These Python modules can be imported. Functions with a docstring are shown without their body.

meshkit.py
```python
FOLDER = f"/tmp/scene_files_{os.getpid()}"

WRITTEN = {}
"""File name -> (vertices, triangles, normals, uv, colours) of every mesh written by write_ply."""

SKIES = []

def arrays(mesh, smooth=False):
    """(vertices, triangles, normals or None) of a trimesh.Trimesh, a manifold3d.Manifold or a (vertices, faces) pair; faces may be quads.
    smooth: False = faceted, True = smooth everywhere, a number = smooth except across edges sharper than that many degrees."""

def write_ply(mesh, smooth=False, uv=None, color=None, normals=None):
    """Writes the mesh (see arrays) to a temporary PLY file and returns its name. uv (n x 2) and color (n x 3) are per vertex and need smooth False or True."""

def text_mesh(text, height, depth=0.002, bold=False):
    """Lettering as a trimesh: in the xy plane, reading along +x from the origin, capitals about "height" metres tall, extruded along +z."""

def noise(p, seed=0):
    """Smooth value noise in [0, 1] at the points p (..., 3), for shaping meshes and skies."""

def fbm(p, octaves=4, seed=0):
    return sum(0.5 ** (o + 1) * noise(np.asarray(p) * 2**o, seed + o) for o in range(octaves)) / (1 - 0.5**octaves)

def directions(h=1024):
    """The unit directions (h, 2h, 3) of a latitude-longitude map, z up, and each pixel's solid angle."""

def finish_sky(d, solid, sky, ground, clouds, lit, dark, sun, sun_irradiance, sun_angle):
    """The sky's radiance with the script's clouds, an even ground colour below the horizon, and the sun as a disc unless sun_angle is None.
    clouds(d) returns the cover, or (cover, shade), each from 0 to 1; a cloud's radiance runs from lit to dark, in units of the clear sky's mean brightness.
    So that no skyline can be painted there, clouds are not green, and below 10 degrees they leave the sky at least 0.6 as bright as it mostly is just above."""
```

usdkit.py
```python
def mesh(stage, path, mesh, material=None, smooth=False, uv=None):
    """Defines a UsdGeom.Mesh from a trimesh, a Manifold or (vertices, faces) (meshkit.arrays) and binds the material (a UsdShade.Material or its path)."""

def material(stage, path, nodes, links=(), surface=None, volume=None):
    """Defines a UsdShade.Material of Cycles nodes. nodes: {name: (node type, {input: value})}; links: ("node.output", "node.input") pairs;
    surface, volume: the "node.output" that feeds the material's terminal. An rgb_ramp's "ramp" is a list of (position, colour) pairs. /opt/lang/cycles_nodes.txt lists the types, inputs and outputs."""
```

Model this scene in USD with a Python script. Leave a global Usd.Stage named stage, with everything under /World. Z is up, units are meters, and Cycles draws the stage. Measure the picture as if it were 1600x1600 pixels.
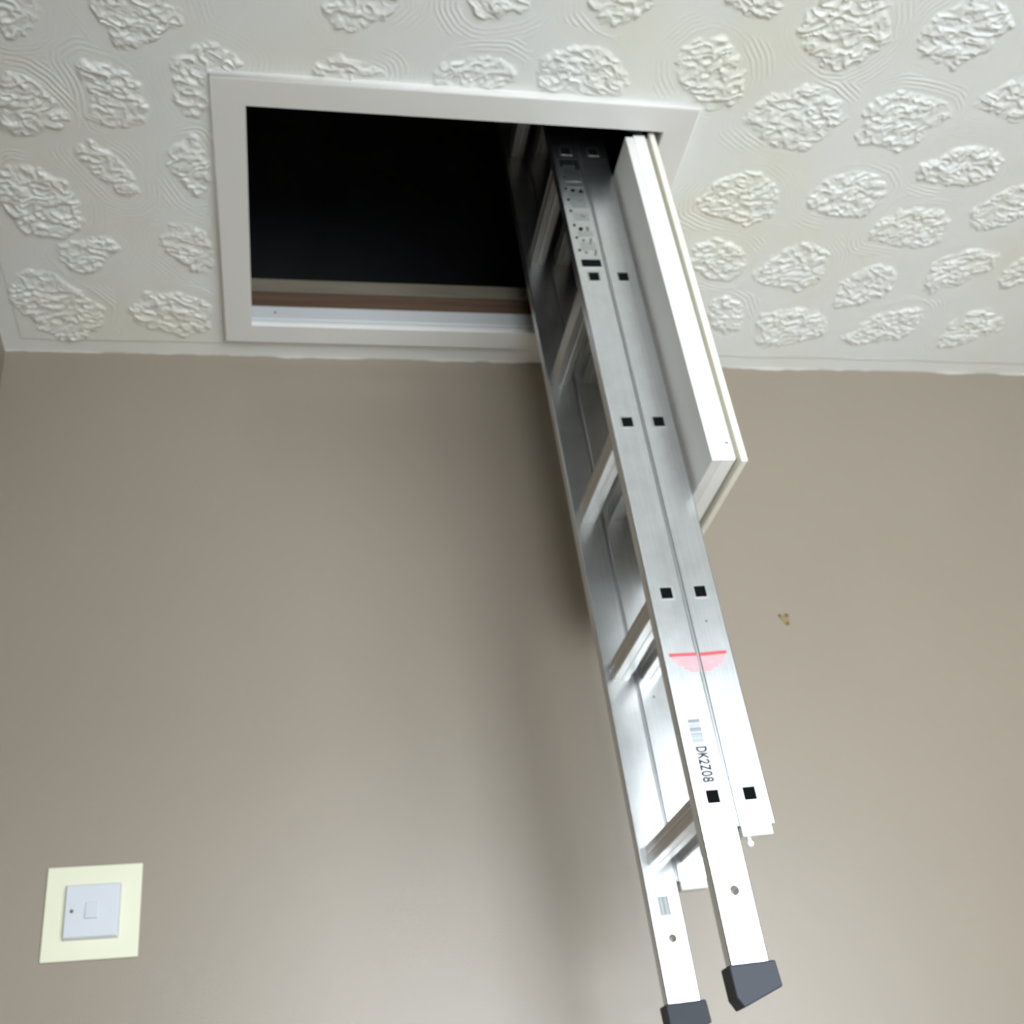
import math
import numpy as np, trimesh, manifold3d as m3
from shapely.geometry import Polygon, Point, box as sbox
from pxr import Usd, UsdGeom, UsdLux, Gf, Sdf
import usdkit, meshkit

stage = Usd.Stage.CreateInMemory()
UsdGeom.SetStageUpAxis(stage, UsdGeom.Tokens.z)
UsdGeom.SetStageMetersPerUnit(stage, 1.0)
UsdGeom.Xform.Define(stage, '/World')
UsdGeom.Scope.Define(stage, '/World/Looks')
H = 2.4                      # ceiling height

EXPOSURE = 0.18
LIGHT, LCOL = 10.2, (0.94, 1.0, 1.05)
ROOMY, WIN = -2.7, (-0.13, 2.25, 0.12, 1.95)
WALLC, CEILC, FLOORC, WALLR = (0.262, 0.225, 0.178), (0.765, 0.78, 0.757), (0.48, 0.43, 0.36), 0.36
ALUR, RELIEF = 0.29, 1.2

# ------------------------------------------------------------------ camera
YAW, PITCH, ROLL, FPX = 0.2247, 0.5326, -0.1163, 1868.8
def axes(yaw, pitch, roll):
    cy, sy, cp, sp = math.cos(yaw), math.sin(yaw), math.cos(pitch), math.sin(pitch)
    f = np.array([sy * cp, cy * cp, sp]); r = np.array([cy, -sy, 0.0]); u = np.cross(r, f)
    c, s = math.cos(roll), math.sin(roll)
    return c * r + s * u, -s * r + c * u, f
cr, cu, cf = axes(YAW, PITCH, ROLL)
cam = UsdGeom.Camera.Define(stage, '/World/camera')
cam.CreateHorizontalApertureAttr(36.0); cam.CreateVerticalApertureAttr(36.0)
cam.CreateFocalLengthAttr(36.0 * FPX / 1600.0)
cam.CreateClippingRangeAttr(Gf.Vec2f(0.02, 100))
cp_ = (0.0, -2.0492, H - 1.6266)
cam.AddTransformOp().Set(Gf.Matrix4d(*cr, 0, *cu, 0, *(-cf), 0, *cp_, 1))
cam.CreateExposureAttr(EXPOSURE)
cam.CreateFStopAttr(11.0); cam.CreateFocusDistanceAttr(0.9)     # a phone's slightly soft focus

# ------------------------------------------------------------------ daylight
def rect_light(name, loc, rot, w, h, inten, col):
    l = UsdLux.RectLight.Define(stage, '/World/' + name)
    l.CreateWidthAttr(w); l.CreateHeightAttr(h); l.CreateIntensityAttr(inten); l.CreateColorAttr(Gf.Vec3f(*col))
    l.AddTranslateOp().Set(Gf.Vec3d(*loc)); l.AddRotateXYZOp().Set(Gf.Vec3f(*rot))
    return l
RX0, RX1, RY0 = -0.546, 3.1, ROOMY            # left wall, right wall, window wall
WX0, WX1, WZ0, WZ1 = WIN                      # window in the wall behind the camera
# daylight arriving through the window: the light stands just outside the pane and shines into the room (+y)
rect_light('window_daylight', ((WX0 + WX1) / 2, RY0 - 0.16, (WZ0 + WZ1) / 2), (90, 0, 0), WX1 - WX0, WZ1 - WZ0, LIGHT, LCOL)

# ------------------------------------------------------------------ helpers
used = {}
def numbered(parent, name):
    k = (parent, name); n = used.get(k, 0); used[k] = n + 1
    return name if n == 0 else f'{name}_{n:03d}'
def ppath(parent):
    return '/World' if parent is None else str(parent.GetPath())
def obj(name, mesh, m, parent=None, smooth=False, label=None):
    p = ppath(parent)
    path = p + '/' + numbered(p, name)
    o = usdkit.mesh(stage, path, mesh, m, smooth=smooth).GetPrim()
    if label: o.SetCustomDataByKey('label', label)
    return o
def tag(o, label=None, cat=None, group=None, kind=None):
    for k, v in (('label', label), ('category', cat), ('group', group), ('kind', kind)):
        if v: o.SetCustomDataByKey(k, v)
    return o
def thing(name, label, cat, loc=(0, 0, 0), matrix=None, kind=None):
    x = UsdGeom.Xform.Define(stage, '/World/' + numbered('/World', name))
    if matrix is not None: x.AddTransformOp().Set(matrix)
    else: x.AddTranslateOp().Set(Gf.Vec3d(*loc))
    return tag(x.GetPrim(), label, cat, kind=kind)
def tri(m):
    if isinstance(m, m3.Manifold):
        q = m.to_mesh(); return trimesh.Trimesh(q.vert_properties[:, :3], q.tri_verts, process=False)
    return m
def bx(x0, x1, y0, y1, z0, z1):
    b = trimesh.creation.box((x1 - x0, y1 - y0, z1 - z0)); b.apply_translation(((x0 + x1) / 2, (y0 + y1) / 2, (z0 + z1) / 2)); return b
def mbox(x0, x1, y0, y1, z0, z1):
    return m3.Manifold.cube((x1 - x0, y1 - y0, z1 - z0)).translate((x0, y0, z0))
def rbox(x0, x1, y0, y1, z0, z1, r=0.0015):
    """a box with rounded edges: the hull of eight small spheres"""
    s = m3.Manifold.sphere(r, 12)
    return m3.Manifold.batch_hull([s.translate((x, y, z)) for x in (x0 + r, x1 - r) for y in (y0 + r, y1 - r) for z in (z0 + r, z1 - r)])
def hull(pts, r):
    s = m3.Manifold.sphere(r, 12)
    return m3.Manifold.batch_hull([s.translate(tuple(p)) for p in pts])
def cat(ms): return trimesh.util.concatenate([tri(m) for m in ms])
def prism(poly, d0, d1, plane='xz'):
    """polygon in x,z extruded along y (or x,y along z)"""
    g = poly if isinstance(poly, Polygon) else Polygon(poly)
    m = trimesh.creation.extrude_polygon(g, d1 - d0, engine='earcut')
    if plane == 'xz':
        v = np.array(m.vertices); m = trimesh.Trimesh(np.stack([v[:, 0], -v[:, 2] + d1, v[:, 1]], 1), m.faces, process=False)
    else:
        m.apply_translation((0, 0, d0))
    return m
def ring(profile, X0, X1, Y0, Y1, z=0.0):
    """a closed profile of (inset, height) carried round a rectangle with mitred corners"""
    n = len(profile); V = []
    for d, h in profile:
        V += [(X0 + d, Y0 + d, z + h), (X1 - d, Y0 + d, z + h), (X1 - d, Y1 - d, z + h), (X0 + d, Y1 - d, z + h)]
    F = []
    for i in range(n):
        j = (i + 1) % n
        for k in range(4):
            l = (k + 1) % 4
            a, b, c, d = i * 4 + k, i * 4 + l, j * 4 + l, j * 4 + k
            F += [(a, b, c), (a, c, d)]
    m = trimesh.Trimesh(V, F, process=False)
    if m.volume < 0: m.invert()
    return m
def disc(x, z, r, y0, y1, n=16):
    return prism(Point(x, z).buffer(r, quad_segs=max(2, n // 4)), y0, y1)

# ------------------------------------------------------------------ materials
def mat(name, color, rough=0.5, metal=0.0, var=0.0, vscale=6.0, bump=0.0, bscale=300.0, spec=0.5, **kw):
    nodes = {'p': ('principled_bsdf', {'base_color': color, 'roughness': rough, 'metallic': metal, 'specular_ior_level': spec, **kw})}
    links = []
    if var or bump: nodes['g'] = ('texture_coordinate', {})
    if var:
        nodes['n'] = ('noise_texture', {'scale': vscale, 'detail': 4.0})
        nodes['r'] = ('rgb_ramp', {'ramp': [(0.25, tuple(c * (1 - var) for c in color)), (0.75, tuple(min(1, c * (1 + var)) for c in color))]})
        links += [('g.object', 'n.vector'), ('n.fac', 'r.fac'), ('r.color', 'p.base_color')]
    if bump:
        nodes['bn'] = ('noise_texture', {'scale': bscale, 'detail': 2.0})
        nodes['b'] = ('bump', {'strength': bump, 'distance': 0.001})
        links += [('g.object', 'bn.vector'), ('bn.fac', 'b.height'), ('b.normal', 'p.normal')]
    return usdkit.material(stage, '/World/Looks/' + name, nodes, links, surface='p.BSDF')
M = {}
M['upvc'] = mat('white_upvc', (0.80, 0.80, 0.775), 0.35)
M['casing'] = mat('white_casing', (0.72, 0.715, 0.69), 0.42)
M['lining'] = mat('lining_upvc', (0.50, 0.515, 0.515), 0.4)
M['panel'] = mat('white_panel', (0.69, 0.68, 0.655), 0.45, var=0.03, vscale=14)
M['cream'] = mat('cream_plastic', (0.80, 0.77, 0.66), 0.4)
M['gasket'] = mat('grey_gasket', (0.36, 0.35, 0.29), 0.7)
M['rubber'] = mat('black_rubber', (0.034, 0.040, 0.052), 0.6, spec=0.35, bump=0.25, bscale=160)
M['black'] = mat('black_plastic', (0.004, 0.005, 0.005), 0.9, spec=0.05)
M['strip'] = mat('slide_strip', (0.36, 0.38, 0.385), 0.36, metal=1.0)
M['rim'] = mat('rung_rim', (0.46, 0.47, 0.47), 0.4, metal=1.0)
M['steel'] = mat('zinc_steel', (0.42, 0.42, 0.42), 0.4, metal=1.0)
M['dark_steel'] = mat('dull_screw', (0.12, 0.12, 0.12), 0.5, metal=0.6)
M['sticker'] = mat('sticker_film', (0.60, 0.62, 0.62), 0.32, metal=1.0)
M['sticker_panel'] = mat('sticker_panel', (0.47, 0.50, 0.50), 0.32, metal=1.0)
M['ink'] = mat('sticker_ink', (0.006, 0.007, 0.008), 0.9, spec=0.03)
M['ink_mid'] = mat('sticker_ink_faint', (0.16, 0.17, 0.17), 0.5, metal=0.5)
M['label'] = mat('label_paper', (0.74, 0.78, 0.80), 0.5)
M['bar'] = mat('label_bar', (0.20, 0.22, 0.235), 0.6)
M['stamp'] = mat('rail_stamp', (0.46, 0.50, 0.51), 0.5)
M['bar_pale'] = mat('label_bar_pale', (0.30, 0.33, 0.345), 0.6)
M['print'] = mat('label_print', (0.06, 0.07, 0.08), 0.6)
M['red'] = mat('red_print', (0.50, 0.06, 0.07), 0.4)
M['pink'] = mat('worn_red_print', (0.60, 0.30, 0.33), 0.4, var=0.12, vscale=60)
M['switch'] = mat('switch_white', (0.57, 0.60, 0.645), 0.3)
M['surround'] = mat('switch_cream', (0.70, 0.705, 0.55), 0.35)
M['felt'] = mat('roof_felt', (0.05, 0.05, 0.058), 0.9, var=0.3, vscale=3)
M['floor'] = mat('carpet', FLOORC, 0.95, var=0.08, vscale=40, bump=0.3, bscale=400)
M['front_wall'] = mat('pale_wall', (0.66, 0.65, 0.62), 0.6, bump=0.2, bscale=420)
M['plug'] = mat('yellowed_plaster', (0.23, 0.17, 0.085), 0.8, var=0.2, vscale=200)
M['pit'] = mat('dark_pit', (0.07, 0.05, 0.028), 0.9)
# bare aluminium: fine extrusion lines along the rail
M['alu'] = usdkit.material(stage, '/World/Looks/aluminium', {
    'g': ('texture_coordinate', {}), 'mp': ('mapping', {'scale': (260.0, 260.0, 2.2)}),
    'n': ('noise_texture', {'scale': 1.0, 'detail': 3.0}),
    'r': ('rgb_ramp', {'ramp': [(0.3, (0.60, 0.625, 0.635)), (0.7, (0.67, 0.695, 0.71))]}),
    'n2': ('noise_texture', {'scale': 14.0, 'detail': 3.0}), 'mr': ('map_range', {'from_min': 0.3, 'from_max': 0.7, 'to_min': ALUR - 0.015, 'to_max': ALUR + 0.015}),
    'b': ('bump', {'strength': 0.10, 'distance': 0.0004}),
    'p': ('principled_bsdf', {'metallic': 1.0, 'roughness': ALUR})},
    [('g.object', 'mp.vector'), ('mp.vector', 'n.vector'), ('n.fac', 'r.fac'), ('r.color', 'p.base_color'), ('g.object', 'n2.vector'),
     ('n2.fac', 'mr.value'), ('mr.result', 'p.roughness'), ('n.fac', 'b.height'), ('b.normal', 'p.normal')], surface='p.BSDF')
M['rung'] = mat('rung_aluminium', (0.52, 0.51, 0.49), 0.42, metal=1.0, var=0.05, vscale=30)
# emulsion wall: taupe with a wavering edge of ceiling white along the top
M['wall'] = usdkit.material(stage, '/World/Looks/taupe_wall', {
    'g': ('geometry', {}), 's': ('separate_xyz', {}),
    'n': ('noise_texture', {'scale': 9.0, 'detail': 3.0}), 'n3': ('noise_texture', {'scale': 1.7, 'detail': 5.0}),
    'nb': ('noise_texture', {'scale': 420.0, 'detail': 2.0}),
    'edge': ('map_range', {'from_min': 0.25, 'from_max': 0.75, 'to_min': H - 0.010, 'to_max': H + 0.006}),
    'gt': ('math', {'math_type': 'subtract'}), 'st': ('map_range', {'from_min': -0.0006, 'from_max': 0.0006, 'to_min': 0.0, 'to_max': 1.0, 'clamp': True}),
    'r': ('rgb_ramp', {'ramp': [(0.3, tuple(0.97 * c for c in WALLC)), (0.7, tuple(1.03 * c for c in WALLC))]}),
    'mx': ('mix', {'color2': (0.52, 0.485, 0.44)}), 'b': ('bump', {'strength': 0.22, 'distance': 0.0012}),
    'p': ('principled_bsdf', {'roughness': WALLR, 'specular_ior_level': 0.6})},
    [('g.position', 's.vector'), ('g.position', 'n.vector'), ('g.position', 'n3.vector'), ('g.position', 'nb.vector'), ('n.fac', 'edge.value'),
     ('s.z', 'gt.value1'), ('edge.result', 'gt.value2'), ('gt.value', 'st.value'), ('n3.fac', 'r.fac'), ('r.color', 'mx.color1'),
     ('st.result', 'mx.fac'), ('mx.color', 'p.base_color'), ('nb.fac', 'b.height'), ('b.normal', 'p.normal')], surface='p.BSDF')
# old white ceiling paint, faintly yellowed in places
M['ceiling'] = usdkit.material(stage, '/World/Looks/ceiling_paint', {
    'g': ('geometry', {}), 'n': ('noise_texture', {'scale': 3.2, 'detail': 3.0}), 'nb': ('noise_texture', {'scale': 160.0, 'detail': 3.0}),
    'r': ('rgb_ramp', {'ramp': [(0.46, CEILC), (0.68, tuple(c * k for c, k in zip(CEILC, (0.985, 0.965, 0.89))))]}),
    'b': ('bump', {'strength': 0.12, 'distance': 0.001}),
    'p': ('principled_bsdf', {'roughness': 0.5, 'specular_ior_level': 0.4})},
    [('g.position', 'n.vector'), ('g.position', 'nb.vector'), ('n.fac', 'r.fac'), ('r.color', 'p.base_color'), ('nb.fac', 'b.height'), ('b.normal', 'p.normal')], surface='p.BSDF')
def wood(name, c0, c1):
    return usdkit.material(stage, '/World/Looks/' + name, {
        'g': ('geometry', {}), 'mp': ('mapping', {'scale': (3.0, 40.0, 40.0)}), 'n': ('noise_texture', {'scale': 1.6, 'detail': 6.0, 'distortion': 0.8}),
        'n2': ('noise_texture', {'scale': 26.0, 'detail': 2.0}), 'kn': ('rgb_ramp', {'ramp': [(0.66, (1, 1, 1)), (0.75, (0.35, 0.3, 0.28))]}),
        'r': ('rgb_ramp', {'ramp': [(0.3, c0), (0.7, c1)]}), 'mx': ('mix', {'mix_type': 'multiply', 'fac': 0.8}),
        'p': ('principled_bsdf', {'roughness': 0.75})},
        [('g.position', 'mp.vector'), ('mp.vector', 'n.vector'), ('n.fac', 'r.fac'), ('g.position', 'n2.vector'), ('n2.fac', 'kn.fac'),
         ('r.color', 'mx.color1'), ('kn.color', 'mx.color2'), ('mx.color', 'p.base_color')], surface='p.BSDF')
M['joist'] = wood('joist_timber', (0.060, 0.035, 0.021), (0.125, 0.072, 0.042))
M['board'] = wood('dusty_board', (0.125, 0.108, 0.078), (0.18, 0.157, 0.116))
M['pane'] = usdkit.material(stage, '/World/Looks/window_glass', {
    'f': ('fresnel', {'IOR': 1.5}), 't': ('transparent_bsdf', {}), 'g': ('glossy_bsdf', {'roughness': 0.0, 'color': (1, 1, 1)}), 'm': ('mix_closure', {})},
    [('f.fac', 'm.fac'), ('t.BSDF', 'm.closure1'), ('g.BSDF', 'm.closure2')], surface='m.closure')

# ------------------------------------------------------------------ room shell
T = 0.1
def struct(name, mesh, m, label, smooth=False):
    return tag(obj(name, mesh, m, None, smooth), label, kind='structure')
wall_back = struct('wall_back', bx(RX0 - T, RX1 + T, 0, T, 0, H), M['wall'], 'taupe painted wall behind the ladder')
struct('wall_left', bx(RX0 - T, RX0, RY0, 0, 0, H), M['wall'], 'taupe side wall at the left edge')
struct('wall_right', bx(RX1, RX1 + T, RY0, 0, 0, H), M['wall'], 'taupe side wall on the right')
struct('floor', bx(RX0 - T, RX1 + T, RY0 - T, T, -T, 0), M['floor'], 'pale carpeted floor of the room')
struct('wall_front', cat([bx(RX0 - T, WX0, RY0 - T, RY0, 0, H), bx(WX1, RX1 + T, RY0 - T, RY0, 0, H), bx(WX0, WX1, RY0 - T, RY0, 0, WZ0),
                          bx(WX0, WX1, RY0 - T, RY0, WZ1, H)]), M['front_wall'], 'pale wall with the window, behind the camera')
win = thing('window_1', 'white framed window in the wall behind the camera', None, ((WX0 + WX1) / 2, RY0 - 0.05, WZ0), kind='structure')
ww, wh = WX1 - WX0, WZ1 - WZ0
fr = []
for a, b in ((-ww / 2, -ww / 2 + 0.05), (ww / 2 - 0.05, ww / 2), (-0.025, 0.025)): fr.append(bx(a, b, -0.03, 0.03, 0, wh))
fr += [bx(-ww / 2, ww / 2, -0.03, 0.03, 0, 0.05), bx(-ww / 2, ww / 2, -0.03, 0.03, wh - 0.05, wh)]
obj('window_frame', cat(fr), M['upvc'], win)
for s in (-1, 1):
    x0, x1 = sorted((s * 0.026, s * (ww / 2 - 0.051)))
    obj('pane', bx(x0, x1, -0.003, 0.003, 0.051, wh - 0.051), M['pane'], win)

# ------------------------------------------------------------------ hatch dimensions (the opening in the ceiling)
X0, X1, Y0, Y1 = -0.1071, 0.7185, -0.7299, -0.0662
BW = 0.0555

# ------------------------------------------------------------------ ceiling: swirled plaster with stippled leaf-shaped patches, in relief
PATCHES = [[(-404,-828),(-395,-851),(-366,-853),(-356,-832),(-363,-769),(-417,-760)],[(-285,-839),(-260,-898),(-184,-905),(-159,-851),(-146,-801),(-233,-761),(-250,-763),(-265,-802)],[(-428,-698),(-384,-692),(-340,-631),(-340,-604),(-390,-581),(-430,-578),(-449,-585)],[(-317,-737),(-242,-723),(-215,-669),(-209,-617),(-265,-600),(-300,-607),(-300,-683)],[(-346,-560),(-281,-555),(-236,-469),(-272,-432),(-310,-498)],[(-462,-513),(-377,-486),(-336,-399),(-370,-341),(-439,-330),(-482,-405)],[(-174,-741),(-123,-782),(-59,-754),(-65,-728),(-113,-723),(-119,-633),(-160,-643)],[(-192,-534),(-170,-578),(-123,-592),(-123,-451),(-149,-443),(-170,-486)],[(-415,-303),(-307,-349),(-287,-309),(-370,-226)],[(-233,-337),(-177,-387),(-126,-361),(-124,-226),(-168,-269)],[(-509,-207),(-443,-246),(-379,-194),(-329,-123),(-391,-31),(-440,-49),(-505,-128)],[(-295,-138),(-232,-202),(-135,-181),(-133,-103),(-187,-54),(-283,-106)],[(52,-753),(87,-772),(138,-760),(167,-748),(142,-728),(59,-726)],[(68,-872),(93,-930),(167,-937),(192,-883),(172,-853),(125,-819),(85,-816)],[(284,-892),(305,-940),(367,-946),(388,-901),(382,-881),(332,-863),(305,-864)],[(258,-770),(304,-788),(377,-791),(393,-735),(260,-724)],[(421,-784),(453,-826),(540,-826),(596,-739),(447,-727)],[(472,-909),(496,-967),(570,-974),(595,-921),(546,-873),(524,-864)],[(652,-822),(683,-867),(732,-856),(777,-799),(781,-739),(730,-718),(666,-774)],[(688,-929),(711,-982),(779,-989),(801,-940),(765,-896)],[(832,-902),(865,-946),(884,-991),(942,-996),(961,-955),(996,-898),(985,-846),(934,-812),(868,-855)],[(1051,-865),(1056,-927),(1095,-967),(1107,-996),(1144,-999),(1157,-973),(1200,-935),(1193,-893),(1157,-841),(1088,-854)],[(806,-703),(845,-769),(925,-781),(996,-730),(975,-679),(934,-630),(849,-669)],[(1021,-682),(1025,-747),(1057,-786),(1114,-781),(1186,-760),(1171,-716),(1154,-653),(1062,-663)],[(1220,-757),(1234,-801),(1280,-836),(1330,-793),(1336,-740),(1283,-747)],[(776,-493),(810,-569),(866,-585),(934,-542),(943,-493),(927,-452),(836,-460)],[(997,-508),(1003,-564),(1055,-605),(1147,-575),(1155,-513),(1130,-479),(1046,-486)],[(1188,-590),(1195,-639),(1263,-678),(1340,-654),(1355,-602),(1318,-575),(1247,-575)],[(1161,-420),(1173,-475),(1207,-510),(1287,-515),(1323,-477),(1315,-409),(1200,-415)],[(1365,-467),(1352,-531),(1421,-594),(1489,-573),(1471,-508),(1405,-462)],[(807,-379),(860,-402),(924,-378),(934,-315),(921,-280),(840,-304)],[(962,-296),(984,-382),(1067,-407),(1121,-354),(1108,-266),(1023,-277)],[(1166,-232),(1177,-323),(1241,-361),(1294,-305),(1263,-251),(1192,-208)],[(1345,-338),(1359,-397),(1462,-410),(1495,-370),(1421,-298),(1374,-279)],[(1525,-295),(1516,-363),(1538,-394),(1591,-379),(1584,-315)],[(887,-214),(942,-243),(1010,-144),(954,-106)],[(1012,-174),(1088,-205),(1167,-200),(1204,-133),(1140,-94),(1053,-75)],[(1238,-98),(1286,-187),(1359,-231),(1402,-205),(1401,-134),(1314,-101)],[(1480,-108),(1483,-196),(1549,-234),(1624,-165),(1554,-118),(1498,-86)]]
rng = np.random.default_rng(7)
def rounded(p):
    c = p.mean(0)
    for _ in range(1):
        q = np.roll(p, -1, 0); p = np.stack([0.75 * p + 0.25 * q, 0.25 * p + 0.75 * q], 1).reshape(-1, 2)
    return c + (p - c) * 1.03
polys = [rounded(np.array(p) / 1000.0) for p in PATCHES]
cent = [p.mean(0) for p in polys]
for iy in range(10):                      # the same pattern goes on where the photograph stops
    for ix in range(13):
        c = np.array([-0.42 + 0.225 * ix + 0.11 * (iy % 2), -1.56 + 0.165 * iy]) + rng.normal(0, 0.018, 2)
        inview = -0.56 < c[0] < 1.62 + 0.16 * (c[1] + 1) and c[1] > -1.0
        if inview or min(np.linalg.norm(c - q) for q in cent) < 0.17: continue
        if not (-0.44 < c[0] < 1.92 and -1.58 < c[1] < -0.12): continue
        a = (np.arange(8) + rng.uniform(-0.3, 0.3, 8)) * np.pi / 4; r = rng.uniform(0.85, 1.15, 8)
        p = np.stack([0.09 * r * np.cos(a), 0.065 * r * np.sin(a)], 1); t = rng.uniform(-0.6, 0.6)
        polys.append(p @ np.array([[math.cos(t), math.sin(t)], [-math.sin(t), math.cos(t)]]) + c); cent.append(c)
GX0, GX1, GY0, GY1, ST = RX0, 2.02, -1.66, 0.0, 0.0021
gx = np.linspace(GX0, GX1, int(round((GX1 - GX0) / ST)) + 1); gy = np.linspace(GY0, GY1, int(round((GY1 - GY0) / ST)) + 1)
PX, PY = np.meshgrid(gx, gy)
def nz(x, y, s, seed): return meshkit.noise(np.stack([x * s, y * s, np.full_like(x, 0.37)], -1), seed)
jit = (nz(PX, PY, 42, 3) - 0.5) * 0.024 + (nz(PX, PY, 110, 4) - 0.5) * 0.012
best = np.full(PX.shape, 1.0); ang = np.zeros(PX.shape); pid = np.zeros(PX.shape)
for k, p in enumerate(polys):
    lo, hi = p.min(0) - 0.11, p.max(0) + 0.11
    ix = slice(*np.searchsorted(gx, (lo[0], hi[0]))); iy = slice(*np.searchsorted(gy, (lo[1], hi[1])))
    x, y = PX[iy, ix], PY[iy, ix]
    if x.size == 0: continue
    d2 = np.full(x.shape, 9.0); inside = np.zeros(x.shape, bool)
    for i in range(len(p)):
        a, b = p[i], p[(i + 1) % len(p)]; e = b - a
        t = np.clip(((x - a[0]) * e[0] + (y - a[1]) * e[1]) / max(e @ e, 1e-9), 0, 1)
        d2 = np.minimum(d2, (x - a[0] - t * e[0]) ** 2 + (y - a[1] - t * e[1]) ** 2)
        if abs(e[1]) > 1e-12: inside ^= ((a[1] > y) != (b[1] > y)) & (x < e[0] * (y - a[1]) / e[1] + a[0])
    sd = np.where(inside, -1, 1) * np.sqrt(d2)
    s = best[iy, ix]; m = sd < s
    s[m] = sd[m]; ang[iy, ix][m] = np.arctan2(y - cent[k][1], x - cent[k][0])[m]; pid[iy, ix][m] = k
sm = lambda v, a, b: (lambda t: t * t * (3 - 2 * t))(np.clip((v - a) / (b - a), 0, 1))
mask = sm(-(best + jit), -0.004, 0.006)
# stippled ridges: torn, worm-like crests
wx = PX + (nz(PX, PY, 45, 11) - 0.5) * 0.016; wy = PY + (nz(PX, PY, 45, 12) - 0.5) * 0.016
tl = 0.5 * np.sin(pid * 2.4)
rx = wx * np.cos(tl) + wy * np.sin(tl); ry = -wx * np.sin(tl) + wy * np.cos(tl)
r1 = 1 - np.abs(2 * nz(rx * 0.66, ry, 98, 21) - 1); r2 = 1 - np.abs(2 * nz(rx * 0.8, ry, 165, 22) - 1)
lum = nz(PX, PY, 60, 23)
ridge = (np.clip(r1 - 0.60, 0, 1) / 0.40) ** 1.3 * 0.0036 * (0.35 + lum) + (np.clip(r2 - 0.60, 0, 1) / 0.40) * 0.0013
ridge *= 0.45 + 0.9 * nz(PX, PY, 18, 24)
hh = mask * (ridge * RELIEF + 0.0003)
# comb swirls: concentric strokes round each patch, strong in some places and faint in most
rad = best + (nz(PX, PY, 6, 31) - 0.5) * 0.034
ringw = 0.5 + 0.5 * np.sin(2 * np.pi * rad / 0.0088 + 3 * pid)
gate = sm(nz(np.cos(ang) * 1.1 + pid * 3.1, np.sin(ang) * 1.1, 1.0, 32) + 0.30 * nz(PX, PY, 22, 35) - 0.15, 0.44, 0.80)
fade = sm(rad, 0.004, 0.014) * (1 - sm(rad, 0.045, 0.07))
hh += (1 - mask) * ringw ** 2 * fade * (0.00014 + 0.0019 * gate * nz(PX, PY, 12, 36))
hh += (nz(PX, PY, 11, 41) - 0.5) * 0.0012
# the plaster coat stops a little short of the walls, where the ceiling is smooth
eb = (nz(PX, PY, 25, 51) - 0.5) * 0.006
coat = sm(PX, -0.511, -0.508) * sm(-(PY + eb), 0.039, 0.043)
lip = np.exp(-((PY + eb + 0.0425) / 0.0022) ** 2) * 0.0012 * sm(PX, -0.50, -0.48) * nz(PX, PY, 9, 52)
hh = hh * coat + 0.0013 * coat + lip
brd = sm(np.minimum(GX1 - PX, PY - GY0), 0.0, 0.03)
hh *= brd
nx_, ny_ = len(gx), len(gy)
V = np.stack([PX, PY, H - hh], -1).reshape(-1, 3)
ii, jj = np.meshgrid(np.arange(ny_ - 1), np.arange(nx_ - 1), indexing='ij')
cxm, cym = (gx[:-1] + gx[1:])[jj] / 2, (gy[:-1] + gy[1:])[ii] / 2
keep = ~((cxm > X0 + 0.03) & (cxm < X1 - 0.03) & (cym > Y0 + 0.03) & (cym < Y1 - 0.03))
a = (ii * nx_ + jj)[keep]
F = np.vstack([np.stack([a, a + nx_, a + nx_ + 1], 1), np.stack([a, a + nx_ + 1, a + 1], 1)])
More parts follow.
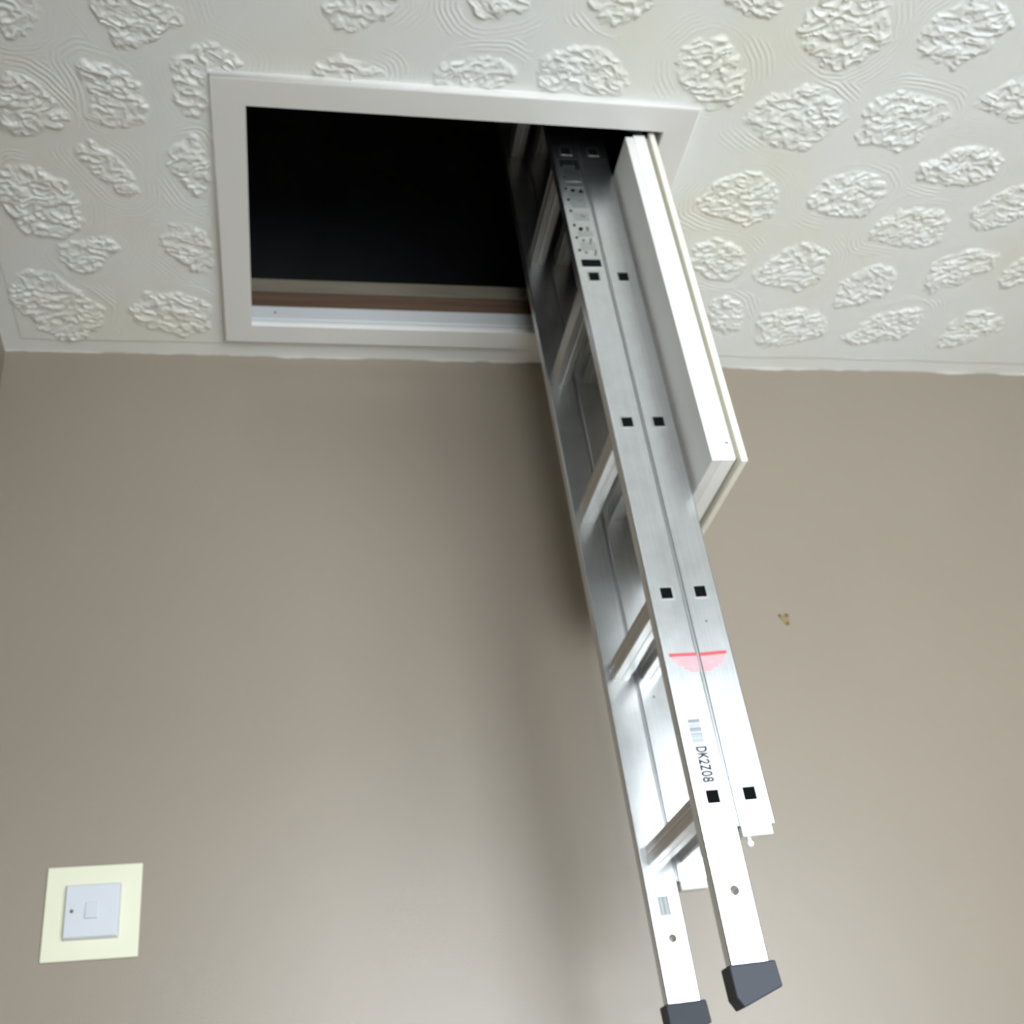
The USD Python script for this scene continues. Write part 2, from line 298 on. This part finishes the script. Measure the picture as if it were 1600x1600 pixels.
used_v = np.unique(F); remap = np.full(len(V), -1); remap[used_v] = np.arange(len(used_v))
relief_mesh = trimesh.Trimesh(V[used_v], remap[F], process=False)
flat = []
TS = 0.0125
for (x0, x1, y0, y1) in ((GX1, RX1 + T, GY0, T), (RX0 - T, RX1 + T, RY0 - T, GY0)):
    flat.append(bx(x0, x1, y0, y1, H, H + TS))
for (x0, x1, y0, y1) in ((GX0 - T, X0 + 0.03, GY0, T), (X1 - 0.03, GX1, GY0, T), (X0 + 0.03, X1 - 0.03, GY0, Y0 + 0.03), (X0 + 0.03, X1 - 0.03, Y1 - 0.03, T)):
    flat.append(bx(x0, x1, y0, y1, H + 0.0016, H + TS))
ceil_mesh = trimesh.util.concatenate([relief_mesh] + flat)
struct('ceiling', ceil_mesh, M['ceiling'], 'white swirled plaster ceiling with stippled leaf shapes', smooth=30)

# ------------------------------------------------------------------ hatch frame
frame = thing('hatch_frame', 'white plastic loft hatch frame set in the textured ceiling', 'hatch frame', ((X0 + X1) / 2, (Y0 + Y1) / 2, H))
fx0, fx1, fy0, fy1 = X0 - (X0 + X1) / 2, X1 - (X0 + X1) / 2, Y0 - (Y0 + Y1) / 2, Y1 - (Y0 + Y1) / 2
casing = [(0.0, -0.0005), (0.0, -0.0148), (0.0008, -0.0166), (0.0024, -0.0177), (0.0045, -0.018), (0.0525, -0.018), (0.0545, -0.0174), (0.0555, -0.0158),
          (0.0555, -0.0075), (0.0540, -0.0062), (0.0505, -0.0060), (0.0505, -0.0005)]
obj('casing', ring(casing, fx0, fx1, fy0, fy1), M['casing'], frame, smooth=35)
lining = [(0.0525, -0.0058), (0.0525, 0.0008), (0.0530, 0.0016), (0.0545, 0.0022), (0.0552, 0.0032), (0.0552, 0.0046), (0.0543, 0.0056), (0.0538, 0.0065),
          (0.0538, 0.0345), (0.0528, 0.0356), (0.0475, 0.0356), (0.0475, -0.0058)]
obj('lining', ring(lining, fx0, fx1, fy0, fy1), M['lining'], frame, smooth=30)
for sx, yy, s in ((-0.0054, Y1 - 0.0538, -1), (0.60, Y1 - 0.0538, -1), (0.06, Y0 + 0.0538, 1)):
    y = yy - (Y0 + Y1) / 2
    scr = hull([(sx - (X0 + X1) / 2 + 0.0017 * math.cos(t), y + s * 0.0004, 0.0185 + 0.0017 * math.sin(t)) for t in np.linspace(0, 2 * np.pi, 10)[:-1]], 0.0008)
    obj('screw', tri(scr), M['dark_steel'], frame, label='small dark screw head')

# timbers and loft boarding round the opening, above the ceiling
JZ0, JZ1 = H + 0.0137, H + 0.080
def timber(name, b, m, label, catg): return tag(obj(name, tri(rbox(*b, r=0.0025)), m), label, catg)
oy1, oy0, ox0, ox1 = Y1 - 0.0465, Y0 + 0.0465, X0 + 0.0465, X1 - 0.0465
timber('timber_joist', (ox0 - 0.25, ox1 + 0.25, oy1, oy1 + 0.047, JZ0, JZ1), M['joist'], 'brown timber joist above the white lining on the wall side of the hatch', 'joist')
timber('timber_joist', (ox1, ox1 + 0.047, oy0 + 0.001, oy1 - 0.001, JZ0, JZ1), M['joist'], 'brown timber trimmer above the hinge end of the hatch, behind the ladder', 'joist')
timber('loft_board', (ox0 - 0.3, ox1 + 0.3, oy1 + 0.004, oy1 + 0.34, H + 0.0865, H + 0.121), M['board'], 'pale dusty board resting on the brown joist inside the hatch', 'board')
# the dark roof space
rx0, rx1, ry0, ry1, rz = -1.2, 2.6, -2.4, 0.9, H + TS
gable = Polygon([(ry0, rz + 0.001), (ry1, rz + 0.001), (ry1, rz + 0.9), ((ry0 + ry1) / 2, rz + 2.2), (ry0, rz + 0.9)])
inner = trimesh.creation.extrude_polygon(gable, rx1 - rx0, engine='earcut')
iv = np.array(inner.vertices); inner = trimesh.Trimesh(np.stack([iv[:, 2] + rx0, iv[:, 0], iv[:, 1]], 1), inner.faces, process=False)
nrm = inner.face_normals; cenz = inner.triangles_center[:, 2]
inner.update_faces(~((np.abs(nrm[:, 2]) > 0.99) & (cenz < rz + 0.01)))       # open underneath
outer = inner.copy(); outer.invert()
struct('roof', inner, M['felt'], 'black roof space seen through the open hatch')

# ------------------------------------------------------------------ hatch door hanging open
tx = 0.0418
dl = np.array([math.sin(tx), 0, -math.cos(tx)]); dn = np.array([math.cos(tx), 0, math.sin(tx)])
dtop = np.array([0.5989, -0.6584, H - 0.0154]); L = 0.682
dbot = dtop + L * dl
up = -dl
door = thing('hatch_door', 'white hinged loft hatch door hanging open beside the ladder', 'hatch door', matrix=Gf.Matrix4d(*dn, 0, 0, 1, 0, 0, *up, 0, *dbot, 1))
DW = 0.525                                      # width of the door along the room
# local x: thickness (0 = upper face, now facing the ladder), y: 0 = edge nearest the camera, z: 0 = free end
obj('backing_panel', tri(rbox(0, 0.0150, 0, DW, 0, L, 0.0012)), M['panel'], door, smooth=35)
obj('core_panel', tri(rbox(0.0156, 0.0374, 0.0010, DW - 0.001, 0.0008, L + 0.006, 0.0012)), M['upvc'], door, smooth=35)
obj('gasket', tri(rbox(0.0372, 0.0436, 0.0060, DW - 0.006, 0.0060, L + 0.004, 0.001)), M['gasket'], door)
obj('facing_panel', tri(rbox(0.0432, 0.0535, -0.0050, DW + 0.005, -0.0060, L + 0.0095, 0.0020)), M['cream'], door, smooth=35, label='cream outer skin of the door')
obj('screw', tri(hull([(0.0300 + 0.0022 * math.cos(t), 0.0006, 0.030 + 0.0022 * math.sin(t)) for t in np.linspace(0, 2 * np.pi, 10)[:-1]], 0.0009)), M['steel'], door)
for y in (0.09, 0.43):
    leaf = rbox(0.0200, 0.0350, y, y + 0.05, L + 0.0055, L + 0.0110, 0.001)
    knuckle = m3.Manifold.cylinder(0.05, 0.004, 0.004, 16).rotate((-90, 0, 0)).translate((0.0385, y, L + 0.0110))
    obj('hinge', tri(leaf + knuckle), M['upvc'], door, smooth=35)

# ------------------------------------------------------------------ ladder
P = np.array([0.5243, -0.5806, 2.1260]); K = 1.045   # K: the ladder's dimensions below are drawn for a 287.5 mm rung spacing; it is 300 mm
lw = np.array([0.9992, 0.0026, 0.0404]); ld = np.array([0.0404, 0.0025, -0.9992])
lu = -ld / np.linalg.norm(ld); lr = np.array([-0.0027, 1.0, 0.0024]); lr /= np.linalg.norm(lr)
lr -= lu * (lr @ lu); lr /= np.linalg.norm(lr); lw = np.cross(lr, lu)
ZB = -1.0633                                    # bottom of the lower section's rails, below the first rung counted
foot = P + K * ZB * lu
ladder = thing('loft_ladder', 'aluminium two-section sliding loft ladder hanging down through the ceiling hatch', 'ladder',
               matrix=Gf.Matrix4d(*(K * lw), 0, *(K * lr), 0, *(K * lu), 0, *foot, 1))
S, GAP, RT, W = 0.2875, 0.0495, 0.020, 0.2687   # rung spacing, rail pitch, rail thickness, near outer face to far inner face
ROWS = (-3, -2, -1, 0, 1, 2, 3); TOP = 0.98
zr = lambda i: -i * S - ZB
def rail(xa, xb, y0, z0, z1, holes=(), round_holes=(), face=-1):
    sec = Polygon([(xa, y0), (xb, y0), (xb, y0 + RT), (xa, y0 + RT)]).buffer(-0.0022).buffer(0.0022, quad_segs=4)
    m = m3.CrossSection([np.array(sec.exterior.coords)[:-1]], m3.FillRule.NonZero).extrude(z1 - z0).translate((0, 0, z0))
    cut = []
    ya, yb = (y0 - 0.01, y0 + 0.006) if face < 0 else (y0 + RT - 0.006, y0 + RT + 0.01)
    for x, z in holes: cut.append(mbox(x - 0.0088, x + 0.0088, ya, yb, z - 0.0088, z + 0.0088))
    for x, z in round_holes: cut.append(m3.Manifold.cylinder(0.05, 0.0062, 0.0062, 24).rotate((-90, 0, 0)).translate((x, y0 - 0.014, z)))
    for c in cut: m = m - c
    return tri(m)
AX0, AX1, BX0, BX1 = -0.0250, 0.0234, 0.0262, 0.0745
zBn, zBf = -0.9025 - ZB, -0.9000 - ZB
lab = {('A', 0): 'near rail of the lower ladder section, carrying the labels', ('B', 0): 'near rail of the upper ladder section',
       ('A', 1): 'far rail of the lower ladder section', ('B', 1): 'far rail of the upper ladder section'}
stile = {}
for sec, xa, xb, xc, zb in (('A', AX0, AX1, 0.0, 0.0), ('B', BX0, BX1, GAP, zBn)):
    for far in (0, 1):
        y0 = W if far else 0.0
        holes = [(xc, zr(i)) for i in ROWS if zb + 0.02 < zr(i) < TOP - ZB - 0.02]
        rh = [(0.0005, -0.979 - ZB)] if sec == 'A' else []
        o = obj('stile', rail(xa, xb, y0, zb, TOP - ZB, holes, rh, face=1 if far else -1), M['alu'], ladder, smooth=35, label=lab[(sec, far)])
        stile[(sec, far)] = o
        for x, z in holes:
            yf = y0 + RT if far else y0
            ya, yb = (yf - 0.0004, yf + 0.0004) if far else (yf - 0.0004, yf + 0.0004)
            rim = sbox(x - 0.0092, z - 0.0092, x + 0.0092, z + 0.0092).buffer(0.0012).difference(sbox(x - 0.0084, z - 0.0084, x + 0.0084, z + 0.0084))
            obj('rung_socket_rim', prism(rim, ya, yb), M['rim'], o)
            yp = (yf - 0.0058, yf - 0.0010) if far else (yf + 0.0010, yf + 0.0058)
            obj('rung_end_plug', bx(x - 0.0085, x + 0.0085, yp[0], yp[1], z - 0.0085, z + 0.0085), M['black'], o, label='black square rung end')
# rungs: ribbed square tubes between the rails
def rung_mesh(x, z):
    h = 0.0142; n = 2
    pts = []
    def side(p0, p1, nrm):
        p0, p1, nrm = map(np.array, (p0, p1, nrm)); out = []
        for k in range(n):
            for u, dpt in ((k + 0.10, 0), (k + 0.78, 0), (k + 0.84, 1), (k + 1.0, 1)):
                out.append(p0 + (p1 - p0) * min(u / n, 0.97) - nrm * 0.0008 * dpt)
        return out[:-2]
    pts += side((-h, -h), (h, -h), (0, -1)); pts += side((h, -h), (h, h), (1, 0)); pts += side((h, h), (-h, h), (0, 1)); pts += side((-h, h), (-h, -h), (-1, 0))
    return prism(Polygon([(x + a, z + b) for a, b in pts]).buffer(0), RT - 0.0002, W + 0.0002)
for i in ROWS:
    obj('rung', rung_mesh(0.0, zr(i)), M['rung'], ladder)
    if zr(i) > zBn + 0.02: obj('rung', rung_mesh(GAP, zr(i)), M['rung'], ladder)
# grey slide strips in the groove between the two sections
for y0 in (0.0, W):
    obj('slide_strip', bx(AX1 + 0.0001, BX0 - 0.0001, y0 + 0.0014, y0 + RT - 0.0014, zBn + 0.0006, TOP - ZB - 0.01), M['strip'], ladder, label='grey slide strip in the groove between the rails')
# rubber feet
for far in (0, 1):
    y0 = W if far else 0.0
    pts = []
    for y in (y0 - 0.0035, y0 + RT + 0.0045):
        pts += [(x, y, z - ZB) for x, z in ((-0.0272, -1.0655), (0.0268, -1.0655), (0.0285, -1.0915), (-0.0205, -1.1085), (-0.0262, -1.0985))]
    obj('rubber_foot', tri(hull(pts, 0.0022)), M['rubber'], ladder, smooth=40, label='black rubber foot on the far rail' if far else 'black rubber foot on the near rail')
# end caps of the upper section, with rivets and the stop pin
for far in (0, 1):
    y0 = W if far else 0.0; zb = zBn
    cap = rbox(BX0 + 0.0022, BX1 - 0.0055, y0 + 0.0010, y0 + RT - 0.0010, zb - 0.0130, zb + 0.0002, 0.0015)
    c = obj('end_cap', tri(cap), M['upvc'], ladder, smooth=35, label='white plastic end cap')
    yf = y0
    for x in (0.0385, 0.0630):
        rv = hull([(x + 0.0014 * math.cos(t), yf - 0.0002, -0.8876 - ZB + 0.0014 * math.sin(t)) for t in np.linspace(0, 2 * np.pi, 9)[:-1]], 0.0007)
        obj('rivet', tri(rv), M['steel'], stile[('B', far)], smooth=40)
    if not far:
        obj('stop_pin', tri(m3.Manifold.cylinder(0.006, 0.0022, 0.0022, 16).translate((0.0385, y0 + 0.010, zb - 0.0185)) + m3.Manifold.sphere(0.0045, 20).translate((0.0385, y0 + 0.010, zb - 0.0205))), M['upvc'], ladder, smooth=40)
    sc = hull([(0.0478 + 0.0010 * math.cos(t), yf - 0.0002, -0.6205 - ZB + 0.0010 * math.sin(t)) for t in np.linspace(0, 2 * np.pi, 9)[:-1]], 0.0007)
    obj('screw', tri(sc), M['dark_steel'], stile[('B', far)], smooth=40)
# hanging brackets that carry the ladder on the joist at the hinge end
for y in (0.0, W):
    yy = y + RT / 2
    arm = hull([(BX1 + 0.0025, yy, zr(-1) + 0.105), (BX1 + 0.0025, yy, zr(-1) + 0.085), (0.1545, yy, zr(-1) + 0.0630), (0.1545, yy, zr(-1) + 0.0830)], 0.0022)
    obj('hanging_bracket', tri(arm), M['steel'], ladder, smooth=40)

# printed matter on the near rails (thin films with their own thickness)
A0, B0 = stile[('A', 0)], stile[('B', 0)]
FD = 0.0003
z_ = lambda v: v - ZB
def film(poly, lvl=0, y=0.0): return prism(poly if isinstance(poly, Polygon) else Polygon([(a, z_(b)) for a, b in poly]), y - FD * (lvl + 1), y - FD * lvl + (0.0001 if lvl == 0 else 0))
obj('warning_sticker', film([(-0.0190, 0.0185), (0.0185, 0.0185), (0.0185, 0.2680), (-0.0190, 0.2680)]), M['sticker'], A0, label='grey warning sticker with pictograms')
for pn in [film([(-0.0110, a), (0.0150, a), (0.0150, b), (-0.0110, b)], 1) for a, b in ((0.2130, 0.2440), (0.1990, 0.2090), (0.1500, 0.1850), (0.1210, 0.1400), (0.0850, 0.0990), (0.0560, 0.0740))]:
    obj('sticker_panel', pn, M['sticker_panel'], A0)
ink = [film([(-0.0160, 0.2655), (0.0178, 0.2655), (0.0178, 0.2420), (0.0105, 0.2420), (0.0105, 0.2530), (-0.0110, 0.2530), (-0.0110, 0.2480), (-0.0160, 0.2480)], 2),
       film([(-0.0158, 0.0215), (0.0168, 0.0215), (0.0168, 0.0360), (-0.0158, 0.0360)], 2)]
def dot(x, z, r): return prism(Point(x, z_(z)).buffer(r, quad_segs=4), -FD * 3, -FD * 2)
for x, z, r in ((-.0135, .2234, .0020), (-.0147, .1962, .0026), (-.0031, .1920, .0038), (-.0144, .1704, .0026), (-.0145, .1447, .0024), (-.0140, .1122, .0024), (-.0043, .1038, .0037), (-.0147, .0843, .0022), (-.0143, .0567, .0024)):
    ink.append(dot(x, z, r))
for x, z in ((.0108, .1910),): ink.append(film([(x - .0050, z - .0042), (x + .0050, z - .0042), (x, z + .0055)], 2))
for q in ink: obj('pictogram', q, M['ink'], A0)
fnt = [film([(.0040, .0990), (.0095, .0990), (.0100, .1090), (.0050, .1090)], 2), film([(.0045, .0700), (.0085, .0720), (.0115, .0830), (.0075, .0830)], 2), film([(.0085, .0440), (.0125, .0450), (.0150, .0570), (.0110, .0570)], 2),
       dot(-.0042, .0781, .0028), dot(-.0040, .0517, .0028), film([(.0020, .1680), (.0090, .1680), (.0090, .1700), (.0020, .1700)], 2), film([(.0010, .1330), (.0080, .1300), (.0080, .1330), (.0010, .1350)], 2)]
for q in fnt: obj('pictogram', q, M['ink_mid'], A0)
# red alignment mark across both near rails
obj('red_mark', cat([film([(-0.0160, -0.6700), (AX1 - 0.0012, -0.6705), (AX1 - 0.0012, -0.6660), (-0.0160, -0.6655)], 1)]), M['red'], A0, label='red alignment line')
obj('red_mark', film([(BX0 + 0.0012, -0.6715), (0.0655, -0.6700), (0.0655, -0.6655), (BX0 + 0.0012, -0.6665)], 1), M['red'], B0, label='red alignment line')
obj('pink_mark', film([(-0.0150, -0.6690), (-0.0095, -0.6790), (-0.0070, -0.6790), (-0.0060, -0.6845), (0.0015, -0.6850), (0.0020, -0.6895), (0.0085, -0.6900), (0.0090, -0.6935), (AX1 - 0.0012, -0.6940), (AX1 - 0.0012, -0.6690)]), M['pink'], A0, label='worn pink arrow mark')
obj('pink_mark', film([(BX0 + 0.0012, -0.6690), (BX0 + 0.0012, -0.6940), (0.0400, -0.6935), (0.0405, -0.6895), (0.0490, -0.6890), (0.0500, -0.6845), (0.0570, -0.6840), (0.0640, -0.6690)]), M['pink'], B0, label='worn pink arrow mark')
# barcode label with its number
obj('barcode_label', film([(-0.0178, -0.8500), (0.0150, -0.8500), (0.0150, -0.7545), (-0.0178, -0.7545)]), M['label'], A0, label='white barcode label')
bars, pale = [], []
zt = -0.7590
for wd, gp, kind in ((.0052, .0008, 0), (.0018, .0005, 1), (.0022, .0008, 1), (.0030, .0004, 0), (.0022, .0006, 0), (.0014, .0006, 1), (.0020, .0005, 0), (.0026, .0005, 1), (.0018, .0005, 1), (.0026, .0004, 1), (.0020, 0, 1)):
    (bars if kind == 0 else pale).append(film([(-0.0112, zt - wd), (0.0055, zt - wd), (0.0055, zt), (-0.0112, zt)], 1)); zt -= wd + gp
for q in bars: obj('barcode_bar', q, M['bar'], A0)
for q in pale: obj('barcode_bar', q, M['bar_pale'], A0)
def text(s, hgt, x, z, along='down', bold=False, lvl=1):
    t = meshkit.text_mesh(s, hgt, FD, bold); v = np.array(t.vertices)
    # reads downwards: text x -> -z, text y -> +x
    q = np.stack([x + v[:, 1], -FD * (lvl + 1) + (FD - v[:, 2]), z_(z) - v[:, 0]], 1)
    t2 = trimesh.Trimesh(q, t.faces, process=False)
    if t2.volume < 0: t2.invert()
    return t2
tm = cat([text('DK2Z08', 0.0135, -0.0080 + a, -0.7965 + b, bold=True) for a, b in ((0, 0), (0.0007, 0), (0, 0.0007), (0.0007, 0.0007))])
ext = np.ptp(np.array(tm.vertices)[:, 2]); v = np.array(tm.vertices); v[:, 2] = z_(-0.7965) - (v[:, 2].max() - v[:, 2]) * (0.0475 / ext); tm.vertices = v
obj('label_number', tm, M['print'], A0)
# grey printed patch on the inner face of the far rail
obj('rail_stamp', film([(-0.0105, -0.9480), (0.0060, -0.9480), (0.0060, -0.9205), (-0.0105, -0.9205)], 0, W), M['stamp'], stile[('A', 1)], label='grey printed stamp')
for a, b in ((-0.0034, 0.0022), (-0.0092, 0.0012), (0.0030, 0.0014)):
    obj('stamp_bar', film([(a, -0.9470), (a + b, -0.9470), (a + b, -0.9215), (a, -0.9215)], 1, W), M['bar_pale'], stile[('A', 1)])

# ------------------------------------------------------------------ light switch on the wall
SX, SZ = -0.2916, H - 1.1358
sw = thing('light_switch', 'white square light switch with cream surround on taupe wall', 'light switch', (SX, 0, SZ))
obj('surround', tri(rbox(-0.0737, 0.0737, -0.0048, -0.0002, -0.0737, 0.0737, 0.0018)), M['surround'], sw, smooth=35, label='cream square finger plate')
obj('plate', tri(hull([(x * a, y, z * a) for x in (-1, 1) for z in (-1, 1) for a, y in ((0.0410, -0.0060), (0.0390, -0.0128))], 0.0020)), M['switch'], sw, smooth=35)
obj('rocker', tri(hull([(x, y, z) for x in (-0.0085, 0.0085) for z, y in ((-0.0120, -0.0135), (0.0120, -0.0135), (-0.0115, -0.0178), (0.0115, -0.0150))], 0.0010)), M['switch'], sw, smooth=35)
for x, m, l in ((-0.0302, M['dark_steel'], 'dark screw'), (0.0302, M['switch'], 'white screw cap')):
    ringpts = [(x + 0.0022 * math.cos(t), -0.0150, 0.0022 * math.sin(t)) for t in np.linspace(0, 2 * np.pi, 12)[:-1]]
    obj('screw', tri(hull(ringpts, 0.0008)), m, sw, smooth=40, label=l)

# ------------------------------------------------------------------ chipped filler on the wall
chip = Polygon([(-0.0125, 0.0105), (-0.0085, 0.0120), (-0.0020, 0.0065), (0.0020, 0.0125), (0.0105, 0.0120), (0.0085, -0.0010), (0.0070, -0.0130), (0.0000, -0.0120), (-0.0045, -0.0040)]).buffer(0.001)
px, pz = 1.0031, H - 0.6418
cm = prism(Polygon([(px + a, pz + b) for a, b in chip.exterior.coords]), -0.0010, 0.0)
ch = obj('wall_chip', cm, M['plug'], wall_back, label='small yellow-brown chipped patch on the wall')
for a, b, r in ((-0.0088, 0.0085, 0.0026), (0.0055, 0.0090, 0.0032), (0.0040, -0.0090, 0.0030)):
    obj('chip_hole', disc(px + a, pz + b, r, -0.0014, -0.0009), M['pit'], ch)
